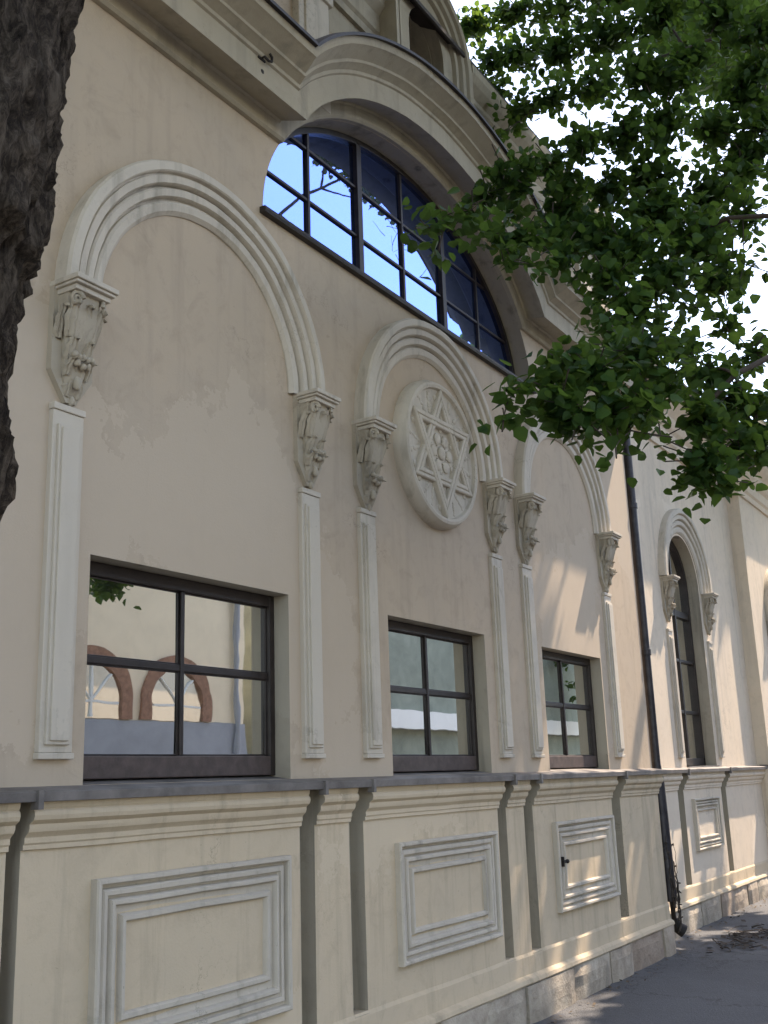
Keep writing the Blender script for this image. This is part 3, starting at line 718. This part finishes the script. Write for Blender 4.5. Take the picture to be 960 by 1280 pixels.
# litter of twigs and dead leaves on the pavement
v = MB(); rnd = random.Random(12)
cx, cy = 11.0, -.45
for k in range(34):
    x = cx+rnd.gauss(0, .42); y = cy+rnd.gauss(0, .14); a0 = rnd.gauss(.05, .5); L = rnd.uniform(.08, .55)
    P = [Vector((x+t*L*math.cos(a0), y+t*L*math.sin(a0)+.03*math.sin(t*4+k), .012+.02*math.sin(math.pi*t)*rnd.random())) for t in (0, .25, .5, .75, 1)]
    v.tube(P, [.008*rnd.uniform(.5, 1.3)*(1-.12*i) for i in range(5)], 5)
for k in range(110):
    x = cx+rnd.gauss(0, .55); y = cy+rnd.gauss(0, .17); a0 = rnd.uniform(0, 6.28); s_ = rnd.uniform(.02, .045); t_ = rnd.uniform(-.3, .3)
    e1 = Vector((math.cos(a0), math.sin(a0), t_))*s_; e2 = Vector((-math.sin(a0), math.cos(a0), -t_))*s_*.7; c_ = Vector((x, y, .012+abs(t_)*s_))
    v.add([c_-e1, c_-e2, c_+e1, c_+e2], [(0, 1, 2, 3)])
ft = v.build('fallen_twigs', M['twig'], recalc=False); ft['kind'] = 'stuff'
tag(ft, 'scatter of dark twigs and dead leaves on the asphalt by the pipe', 'debris')

v = MB(); rnd = random.Random(31)
for k in range(230):
    x = rnd.uniform(5.2, 15); yw = (-.10 if x < X1 else WY-.10 if x < 15.2 else 0)-abs(rnd.gauss(0, .09))-.01; a0 = rnd.uniform(0, 6.28); s_ = rnd.uniform(.008, .026); t_ = rnd.uniform(-.4, .4)
    e1 = Vector((math.cos(a0), math.sin(a0), t_))*s_; e2 = Vector((-math.sin(a0), math.cos(a0), -t_))*s_*.6; c_ = Vector((x, yw, .006+abs(t_)*s_))
    v.add([c_-e1, c_-e2, c_+e1, c_+e2], [(0, 1, 2, 3)])
wl = v.build('leaf_litter', M['litter'], recalc=False); wl['kind'] = 'stuff'; tag(wl, 'fine strip of dry leaf litter gathered along the plinth', 'litter')

# ------------------------------------------------------------------ trees
def leaves(points, name, mat, parent, seed, size=(.06, .1)):
    """points: list of (pos, normal-ish dir, scale)"""
    rnd = random.Random(seed); V = []; Fc = []; vals = []
    for (P, s_, val) in points:
        L = rnd.uniform(*size)*s_
        n = Vector((rnd.gauss(0, .55), rnd.gauss(0, .55), rnd.uniform(.25, 1.1))).normalized()
        a = Vector((rnd.gauss(0, 1), rnd.gauss(0, 1), rnd.gauss(-.5, .5))); a = (a-n*a.dot(n)).normalized(); b = n.cross(a)
        fold = rnd.uniform(.05, .3); droop = rnd.uniform(.0, .25); k = len(V)
        for (t, w_) in ((0, 0), (.08, -.34), (.42, -.47), (.75, -.26), (1.0, 0), (.75, .26), (.42, .47), (.08, .34)):
            V.append(P+a*(t*L)+b*(w_*L)+n*(abs(w_)*fold*L-droop*t*t*L))
        Fc += [(k, k+1, k+2, k+3, k+4), (k, k+4, k+5, k+6, k+7)]; vals += [val]*8
    me = bpy.data.meshes.new(name); me.from_pydata(V, [], Fc)
    o = link(name, me, mat, parent); at_ = me.attributes.new('rnd', 'FLOAT', 'POINT'); at_.data.foreach_set('value', vals); return o
def grow(mb, nodes, target, r_end, rnd, sag=.0):
    """join target to the nearest node of the skeleton by a gently bent limb; nodes: [(pos, radius)]"""
    best = min(range(len(nodes)), key=lambda i: (nodes[i][0]-target).length+max(0, .5-nodes[i][1]*4)*.6)
    A, ra = nodes[best]; L = (target-A).length; n = max(3, int(L/.25)); P = [A]; rr = [min(ra*.8, r_end+.012*L+.004)]
    side = Vector((rnd.gauss(0, 1), rnd.gauss(0, 1), rnd.gauss(0, .6)))*L*.06
    for i in range(1, n+1):
        t = i/n; q = A.lerp(target, t)+side*math.sin(math.pi*t)+Vector((0, 0, .10*L*math.sin(math.pi*t)-sag*t*t))
        q += Vector((rnd.gauss(0, 1), rnd.gauss(0, 1), rnd.gauss(0, 1)))*.02*min(1, L)
        P.append(q); rr.append(rr[0]*(1-t)+r_end*t)
    mb.tube(P, rr, 7)
    nodes += list(zip(P[1:], rr[1:])); return P
def tuft(pts, c, rad, n, rnd, mb=None, spray=5, ls=1.0):
    """leaves set along little sprays that spread from a cluster's heart"""
    for s_ in range(max(1, n//spray)):
        d = Vector((rnd.gauss(0, 1), rnd.gauss(0, 1), rnd.gauss(0, 1))).normalized()*(rnd.random()**.5)
        tip = c+Vector((d.x*rad[0], d.y*rad[1], d.z*rad[2])); dr = (tip-c)
        if dr.length < 1e-3: continue
        dr = dr.normalized()*.16; val = min(1, max(0, rnd.gauss(.4, .28)))
        if mb is not None and rnd.random() < .2: mb.tube([tip-dr*1.6, tip-dr*.8, tip-dr*.1], [.004, .003, .0015], 4, cap=False)
        for k in range(spray):
            pts.append((tip-dr*rnd.uniform(-.3, 1.1)+Vector((rnd.gauss(0, .04), rnd.gauss(0, .04), rnd.gauss(-.01, .035))), ls, min(1, max(0, val+rnd.gauss(0, .15)))))

# -- the big trunk close to the camera on the left
nt1 = thing('roadside_tree', 'thick dark trunk with deeply furrowed bark leaning at the left edge', 'tree', (.2, -2.5, 0))
N1 = nt1.location
TR = .30
edge = [(105, 20), (106, 110), (92, 170), (80, 240), (78, 290), (52, 300), (42, 380), (34, 450), (40, 530), (24, 600), (0, 655)]
def edge_u(v):
    if v <= edge[0][1]: return 106+.02*(20-v)*-1
    for (u0, v0), (u1, v1) in zip(edge[:-1], edge[1:]):
        if v0 <= v <= v1: return u0+(u1-u0)*(v-v0)/(v1-v0)
    return 0-(v-655)*.10
d0 = 1.55
hr = Vector((rt2.x, rt2.y, 0)).normalized()
t_ = MB(); nz_, ns_ = 520, 320
zs = [-.12+5.6*j/nz_ for j in range(nz_+1)]
def trunk_center(z):
    r_ = TR+.14*math.exp(-z/.35)+.012*max(0, 2-z)
    zc = min(max(z, 1.62), 2.62); e = Vector((.845, -2.36, 0))+Vector((0, 0, zc))
    for _ in range(4):          # right flank of the trunk as it leans and swells
        u, v, dpt = pix(e); e = e+hr*((edge_u(v)-u)*dpt/F_PX)
    e = e+hr*(.16*(z-zc) if z > zc else .16*(z-zc)); e.z = z
    return e-hr*(r_+.050), r_
vs = []
for j, z in enumerate(zs):
    cpt, r_ = trunk_center(z)
    for i in range(ns_):
        a = 2*math.pi*i/ns_
        q = Vector((math.cos(a)*1.0, math.sin(a)*1.0, z*.55))
        big = noise.fractal(Vector((math.cos(a)*1.3, math.sin(a)*1.3, z*1.1+3)), 1.0, 2.0, 3)*.010
        ridg = noise.noise(Vector((math.cos(a)*8.5+.4*math.sin(z*9), math.sin(a)*8.5, z*1.9+2*math.sin(a*3)))); ridg = (1-abs(ridg)*2.4)
        ch = noise.fractal(Vector((math.cos(a)*13, math.sin(a)*13, z*13+1.7*noise.noise(Vector((a*4, z*5, 1))))), .7, 2.25, 6)
        pl = noise.cell(Vector((a*9+1.5*noise.noise(Vector((a*5, z*6, 0))), z*16+2*noise.noise(Vector((a*7, z*4, 9))), 2)))
        rr_ = r_+big+.012*ridg+.011*ch+.007*pl
        vs.append((cpt.x+rr_*math.cos(a), cpt.y+rr_*math.sin(a), z))
t_.add(vs, [(j*ns_+i, j*ns_+(i+1) % ns_, (j+1)*ns_+(i+1) % ns_, (j+1)*ns_+i) for j in range(nz_) for i in range(ns_)])
o = t_.build('trunk', M['bark'], nt1, recalc=False); o.matrix_parent_inverse = Matrix.Translation(-N1); o.data.polygons.foreach_set('use_smooth', [True]*len(o.data.polygons))

def outside(P, mx=70):
    d = Vector(P)-CAM
    if d.dot(fw) <= .2: return True
    u, v, z = pix(P); return u < -mx or u > 960+mx or v < -mx or v > 1280+mx
def in_pane(P, reach=.9):      # would this crown cluster stand in the sky or house that the panes mirror?
    for yp, xa, xb, za, zb_ in ((.2, 4.1, 7.0, 4.6, 5.55), (.15, 3.1, 4.5, 1.9, 2.6)):
        t = (DIST+2*yp-yp)/(DIST+2*yp-P.y)
        if t <= 0: continue
        x, z = P.x*t, 1.6+(P.z-1.6)*t; m = reach*t
        if xa-m < x < xb+m and za-m < z < zb_+m: return True
    return False
rnd = random.Random(21)
top, rtop = trunk_center(5.4); nodes = [(top, .26)]; br = MB(); pts = []
ctr = Vector((1.0, -3.4, 8.0)); cl = []
for k in range(300):  # unseen crown, thickened to darken the upper left wall
    d = Vector((rnd.gauss(0, 1), rnd.gauss(0, 1), rnd.gauss(0, 1))).normalized()*(rnd.random()**.4)
    c_ = ctr+Vector((d.x*5.2, d.y*3.6, d.z*2.6+.8))
    if c_.y > -.55 and c_.z < 9: continue
    if not outside(c_, 260) or in_pane(c_): continue
    cl.append(c_)
for c_ in sorted(cl, key=lambda q: (q-top).length):
    q0 = min(nodes, key=lambda n_: (n_[0]-c_).length)[0]
    if any(in_pane(q0.lerp(c_, t/6), .12) for t in range(1, 7)): continue
    grow(br, nodes, c_, .008, rnd); tuft(pts, c_, (.75, .75, .5), 110, rnd, ls=1.5)
o = br.build('branch', M['bark'], nt1, recalc=False, smooth=True); o.matrix_parent_inverse = Matrix.Translation(-N1)
o = leaves([p for p in pts if outside(p[0], 5) and not in_pane(p[0], .05)], 'crown', M['leaf'], nt1, 3, (.085, .13)); o.matrix_parent_inverse = Matrix.Translation(-N1)

# -- the linden whose crown hangs over the pavement on the right
T2 = Vector((12.0, -5.2, 0))
lt2 = thing('linden_tree', 'leafy green linden crown overhanging the pavement before the facade', 'tree', T2)
rnd = random.Random(44)
# (u, v, depth, ru, rv, leaves): heart of a leaf cluster, size in pixels at its depth
CLU = [(700, 520, 5.0, 45, 38, 150), (745, 480, 5.2, 60, 40, 230), (800, 455, 5.4, 55, 40, 220), (730, 540, 5.0, 35, 30, 90), (770, 530, 5.1, 40, 35, 130), (715, 470, 5.3, 32, 26, 110), (690, 490, 5.1, 20, 30, 70),
       (812, 520, 5.3, 35, 35, 110), (830, 490, 5.6, 40, 40, 120), (715, 566, 4.9, 8, 8, 4), (770, 590, 4.9, 14, 12, 8), (822, 565, 5.2, 14, 12, 10), (790, 555, 5.1, 20, 18, 26),
       (645, 490, 4.9, 26, 22, 40), (628, 510, 4.85, 12, 16, 14), (665, 478, 4.95, 14, 12, 14), (626, 540, 4.8, 7, 6, 4),
       (880, 520, 5.6, 45, 45, 210), (920, 500, 5.9, 45, 50, 200), (880, 575, 5.5, 34, 32, 150), (905, 600, 5.5, 26, 18, 70), (925, 560, 5.7, 30, 35, 110), (860, 600, 5.5, 16, 18, 40), (950, 560, 6.0, 25, 40, 110),
       (950, 150, 7.9, 26, 40, 150), (925, 215, 7.7, 30, 26, 110), (945, 90, 8.2, 26, 30, 120), (945, 545, 5.9, 28, 34, 120), (955, 505, 6.0, 20, 30, 90), (880, 460, 6.0, 50, 30, 120), (940, 440, 6.4, 30, 35, 90), (855, 430, 6.2, 40, 25, 90), (905, 400, 6.6, 35, 30, 70), (770, 430, 5.8, 30, 22, 70),
       (790, 380, 6.3, 38, 38, 230), (830, 340, 6.6, 55, 50, 380), (780, 310, 6.8, 50, 48, 340), (870, 300, 7.0, 55, 48, 300), (820, 270, 7.2, 60, 45, 330), (760, 350, 6.4, 30, 35, 160), (900, 350, 7.0, 35, 35, 140), (770, 410, 6.1, 28, 22, 80),
       (740, 290, 7.0, 35, 35, 170), (712, 300, 7.1, 24, 24, 90), (705, 265, 7.3, 26, 24, 80), (760, 235, 7.6, 40, 35, 150), (810, 220, 7.6, 45, 40, 220), (880, 240, 7.6, 45, 40, 210), (940, 190, 7.8, 35, 50, 220), (930, 270, 7.4, 30, 35, 110),
       (705, 225, 7.9, 30, 28, 90), (690, 205, 8.0, 25, 20, 60), (730, 180, 8.2, 40, 28, 110), (780, 170, 8.2, 45, 36, 200), (830, 150, 8.2, 40, 40, 210), (890, 160, 8.0, 50, 36, 180), (660, 205, 8.4, 25, 20, 50),
       (645, 140, 8.8, 40, 28, 90), (690, 120, 8.8, 40, 28, 120), (740, 110, 8.8, 45, 34, 180), (800, 90, 8.6, 50, 40, 280), (860, 70, 8.4, 40, 34, 180), (930, 110, 8.2, 40, 40, 200), (600, 130, 9.2, 22, 30, 60),
       (610, 80, 9.2, 30, 26, 80), (650, 70, 9.2, 40, 30, 150), (700, 60, 9.2, 45, 34, 220), (760, 40, 9.0, 50, 36, 320), (830, 20, 8.8, 50, 36, 300), (900, 20, 8.6, 40, 40, 240), (950, 40, 8.4, 30, 50, 220),
       (590, 30, 9.6, 28, 30, 130), (640, 15, 9.6, 40, 30, 180), (700, 10, 9.6, 45, 28, 160), (760, -10, 9.4, 50, 30, 240), (600, 200, 8.6, 16, 30, 45), (612, 180, 8.6, 14, 20, 35),
       (610, 240, 7.6, 22, 24, 60), (630, 215, 7.8, 20, 22, 60), (640, 260, 7.2, 20, 20, 40), (650, 225, 7.6, 18, 26, 50),
       (650, 300, 6.4, 26, 22, 60), (665, 330, 6.2, 20, 14, 26), (620, 290, 6.2, 24, 18, 48), (640, 325, 6.2, 14, 18, 24), (700, 320, 6.5, 22, 16, 50), (690, 290, 6.8, 26, 22, 70),
       (560, 268, 5.7, 26, 14, 34), (590, 262, 5.8, 22, 14, 34), (535, 285, 5.6, 18, 16, 26), (545, 315, 5.5, 12, 22, 18), (600, 285, 5.9, 18, 14, 24), (525, 275, 5.6, 10, 14, 10), (700, 260, 7.2, 20, 40, 60), (745, 395, 6.2, 16, 16, 26),
       (720, 340, 6.6, 14, 14, 20), (860, 380, 6.8, 30, 18, 40), (830, 410, 6.4, 20, 14, 24), (930, 330, 7.2, 14, 30, 30), (840, 100, 8.5, 30, 24, 90), (620, 110, 9.1, 22, 20, 40)]
clusters = []
for (u, v, d, ru, rv, n) in CLU:
    if 685 < u < 840 and v > 430: v -= 16
    dd = d                                   # hang it nearer where it would fill the lunette's mirrored sky
    while dd > 4.6:
        q = at(u, v, dd); t = (DIST+.2)/(DIST+.4-q.y)
        if 4.1 < q.x*t < 6.9 and 4.45 < 1.6+(q.z-1.6)*t < 5.55: dd -= .15
        else: break
    k = dd/F_PX; clusters.append((at(u, v, dd), (ru*k, max(ru, rv)*k*1.1, rv*k), n, dd/d))
br2 = MB(); base = T2+Vector((0, 0, 0))
tp = [T2+Vector((0, 0, z))+Vector((-.05*z, .04*z, 0)) for z in (-.1, .15, .6, 1.4, 2.4, 3.3, 4.2)]
tm = MB(); tm.tube(tp, [.34, .26, .23, .21, .20, .19, .16], 20)
o = tm.build('trunk', M['bark'], lt2, recalc=False, smooth=True); o.matrix_parent_inverse = Matrix.Translation(-T2)
nodes2 = [(tp[4], .15), (tp[5], .16), (tp[6], .15)]
for tgt in (at(1010, 240, 7.0), at(990, 30, 8.2), at(1010, 430, 6.0)): grow(br2, nodes2, tgt, .026, rnd)
for tgt in (at(850, 300, 7.0), at(800, 80, 8.7), at(870, 520, 5.7)): grow(br2, nodes2, tgt, .012, rnd)
pts2 = []; off = []
for c_, rad, n, ls in sorted(clusters, key=lambda q: (q[0]-T2).length): 
    grow(br2, nodes2, c_, .004, rnd); tuft(pts2, c_, rad, int(n*(.95 if c_.z < 4.6 else 1.6)), rnd, br2, ls=max(.72, ls))
ctr = Vector((10.2, -2.6, 11.2))
for k in range(460):  # unseen upper crown, added to keep the sun off the left bays
    d = Vector((rnd.gauss(0, 1), rnd.gauss(0, 1), rnd.gauss(0, 1))).normalized()*(rnd.random()**.4); c_ = ctr+Vector((d.x*3.9, d.y*1.75, d.z*5.2))
    if c_.y > -.8 or not outside(c_, 55) or in_pane(c_, .7): continue
    off.append(c_)
for k in range(46):          # the far side of the crown, seen through the near boughs
    u, v, d = rnd.uniform(650, 1000), rnd.uniform(-160, 210), rnd.uniform(9.0, 12.5)
    c_ = at(u, v, d)
    if c_.y > -.95 or v > 40+.55*(u-600): continue
    grow(br2, nodes2, c_, .004, rnd); tuft(pts2, c_, (.5, .45, .42), 75, rnd, br2)
def shade(P):               # where on the facade plane this bough drops its shadow
    t = P.y/SUN.y; return P.x-SUN.x*t, P.z-SUN.z*t
rs = random.Random(77)
off = [c_ for c_ in off if not (7.0 < shade(c_)[0] < 19 and -.8 < shade(c_)[1] < 5.0) or rs.random() < .05]  # boughs thinned out so sun patches reach the right bay and wing
for k in range(330):        # added boughs, set along sun rays to shade the left bays
    wx, wz, s_ = rs.uniform(1.0, 6.2), rs.uniform(-.2, 3.7), rs.uniform(8.5, 14.5); c_ = Vector((wx, 0, wz))+SUN*s_
    u, v, d = pix(c_)
    if d > 0 and -60 < u < 1020 and v > -60 and not (u > 640 and v < 40+.35*(u-640)): continue
    if in_pane(c_, .5): continue
    off.append(c_)
pts3 = []
for c_ in sorted(off, key=lambda q: (q-T2).length): grow(br2, nodes2, c_, .008, rnd); tuft(pts3, c_, (.7, .7, .5), 85, rnd, ls=1.75)
pts2 += [p for p in pts3 if (outside(p[0], 8) or pix(p[0])[1] < 120) and not in_pane(p[0], .05)]
o = br2.build('branch', M['twig'], lt2, recalc=False, smooth=True); o.matrix_parent_inverse = Matrix.Translation(-T2)
def lun(P):
    t = (DIST+.2)/(DIST+.4-P.y); return 4.2 < P.x*t < 6.55 and 4.7 < 1.6+(P.z-1.6)*t < 5.48
pts2 = [p for p in pts2 if not lun(p[0]) or pix(p[0])[0] < 640]
o = leaves(pts2, 'crown', M['leaf'], lt2, 8, (.047, .080)); o.matrix_parent_inverse = Matrix.Translation(-T2)

# -- street trees: one off-frame, added for pavement shade; one farther off, seen in panes
def far_tree(x, y, h, seed, label, shift=(0, 0, 0), n=46):
    r_ = random.Random(seed); t = thing('street_tree', label, 'tree', (x, y, 0), 'street trees')
    L_ = t.location; b_ = MB(); b_.tube([(x, y, -.1), (x+.05, y, 1.2), (x+.1, y+.05, h*.55)], [.24, .19, .12], 12); nod = [(Vector((x+.1, y+.05, h*.55)), .12), (Vector((x+.05, y, h*.35)), .13)]; pp = []
    ct = Vector((x, y, h*.68))+Vector(shift); q = []
    for k in range(n):
        d = Vector((r_.gauss(0, 1), r_.gauss(0, 1), r_.gauss(0, 1))).normalized()*(r_.random()**.4); q.append(ct+Vector((d.x*h*.27, d.y*h*.27, d.z*h*.30)))
    lb = MB()
    for c_ in sorted([z for z in q if not in_pane(z, .8) and outside(z, 40) and z.y < -.7 and not (7.0 < z.x-SUN.x*z.y/SUN.y < 19 and -.6 < z.z-SUN.z*z.y/SUN.y < 5)], key=lambda z: (z-ct).length): grow(lb, nod, c_, .01, r_); tuft(pp, c_, (.75, .75, .6), 70, r_)
    for nm, mb_ in (('trunk', b_), ('branch', lb)):
        o_ = mb_.build(nm, M['bark'], t, recalc=False, smooth=True); o_.matrix_parent_inverse = Matrix.Translation(-L_)
    o_ = leaves([p for p in pp if not in_pane(p[0], .05) and outside(p[0], -25)], 'crown', M['leaf'], t, seed, (.16, .26)); o_.matrix_parent_inverse = Matrix.Translation(-L_)
far_tree(17.0, -4.6, 13.0, 60, 'off-frame leafy street tree by the kerb, added to shade the pavement', (-.7, 1.6, .4), 150)
far_tree(34.5, -8.7, 7.8, 63, 'farthest leafy street tree along the green building')

# ------------------------------------------------------------------ houses across the street
ob = thing('cream_house', 'cream rendered house with brick arched windows across the street', 'house', (11.5, -11, 0))
OL = ob.location
def op_(o): o.matrix_parent_inverse = Matrix.Translation(-OL); return o
FY = -10.0
h = MB(); h.box(4, 16.6, -20, FY, 2.75, 6.3); op_(h.build('wall', M['cream'], ob))
h = MB(); h.box(3.98, 16.62, -20, FY+.03, -.1, 2.745); op_(h.build('base', M['bluebase'], ob))
h = MB(); h.box(3.7, 16.9, -20.3, FY+.35, 6.302, 6.5); h.add([(3.7, FY+.35, 6.5), (16.9, FY+.35, 6.5), (16.9, -20.3, 6.5), (3.7, -20.3, 6.5), (6, -15, 8.2), (14.5, -15, 8.2)], [(0, 1, 5, 4), (2, 3, 4, 5), (0, 4, 3), (1, 2, 5)]); op_(h.build('roof', M['roof'], ob))
ac = [4.95, 6.85, 8.75, 10.65, 12.6, 14.65]
for cxx in ac:
    b_ = MB(); n = 24; pa = [(cxx-.66, 2.76)]+[(cxx+.66*math.cos(t), 3.02+.66*math.sin(t)) for t in [math.pi-math.pi*i/n for i in range(n+1)]]+[(cxx+.66, 2.76)]
    vs = []; 
    b_.sweep(pa, [(0, 0), (0, .06), (.26, .06), (.26, 0)], 0)
    b_.v = [(x, FY-y, z) for x, y, z in b_.v]; arch = op_(b_.build('brick_arch', M['brick'], ob))
    b_ = MB(); b_.add([(x, FY+.02, z) for x, z in pa], [tuple(range(len(pa)))]); b_.build('pane', M['glass'], arch)
    b_ = MB(); b_.box(cxx-.02, cxx+.02, FY+.022, FY+.05, 2.78, 3.64); b_.box(cxx-.6, cxx+.6, FY+.024, FY+.045, 3.0, 3.035); b_.tube([(cxx, FY+.035, 3.02), (cxx+.42, FY+.035, 3.48)], [.018, .018], 6); b_.tube([(cxx, FY+.035, 3.02), (cxx-.42, FY+.035, 3.48)], [.018, .018], 6); b_.build('glazing_bar', M['white'], arch)
b_ = MB(); b_.tube([(16.3, FY+.08, 6.3), (16.3, FY+.08, 0)], [.06, .06], 10); op_(b_.build('rain_pipe', M['bluebase'], ob))
gb = thing('green_house', 'long grey green house with a white band across the street', 'house', (32, -12, 0))
GL = gb.location
def gp_(o): o.matrix_parent_inverse = Matrix.Translation(-GL); return o
h = MB(); h.box(19, 60, -22, -11.0, -.1, 6.5); gp_(h.build('wall', M['greenwall'], gb))
h = MB(); h.box(19, 60, -11.0, -10.7, 2.85, 3.3); gp_(h.build('white_band', M['white'], gb))
h = MB(); h.box(18.7, 60.3, -22.3, -10.6, 6.502, 6.75); gp_(h.build('roof', M['roof'], gb))

# ------------------------------------------------------------------ light
el = math.asin(SUN.z); az = math.atan2(SUN.x, SUN.y)
sd = bpy.data.lights.new('sun', 'SUN'); so = bpy.data.objects.new('sun', sd); C.objects.link(so)
sd.energy = 2.7; sd.angle = R(.55); sd.color = (1, .95, .87)
so.rotation_euler = (-SUN).to_track_quat('-Z', 'Y').to_euler()
wd = bpy.data.worlds.new('World'); sc.world = wd; wd.use_nodes = True
nt = wd.node_tree; bg = nt.nodes['Background']; sk = nt.nodes.new('ShaderNodeTexSky'); sk.sky_type = 'NISHITA'; sk.sun_disc = False
sk.sun_elevation = el; sk.sun_rotation = az; sk.altitude = 150; sk.air_density = 1.0; sk.dust_density = .6; sk.ozone_density = 1.0
nt.links.new(sk.outputs[0], bg.inputs[0]); bg.inputs[1].default_value = .15
vs_ = sc.view_settings; vs_.view_transform = 'Standard'; vs_.look = 'None'; vs_.gamma = 1; vs_.exposure = 2.1; vs_.use_white_balance = True; vs_.white_balance_temperature = 7900; vs_.white_balance_tint = 17; vs_.use_curve_mapping = False
sc.cycles.max_bounces = 8; sc.cycles.diffuse_bounces = 4; sc.cycles.use_denoising = True
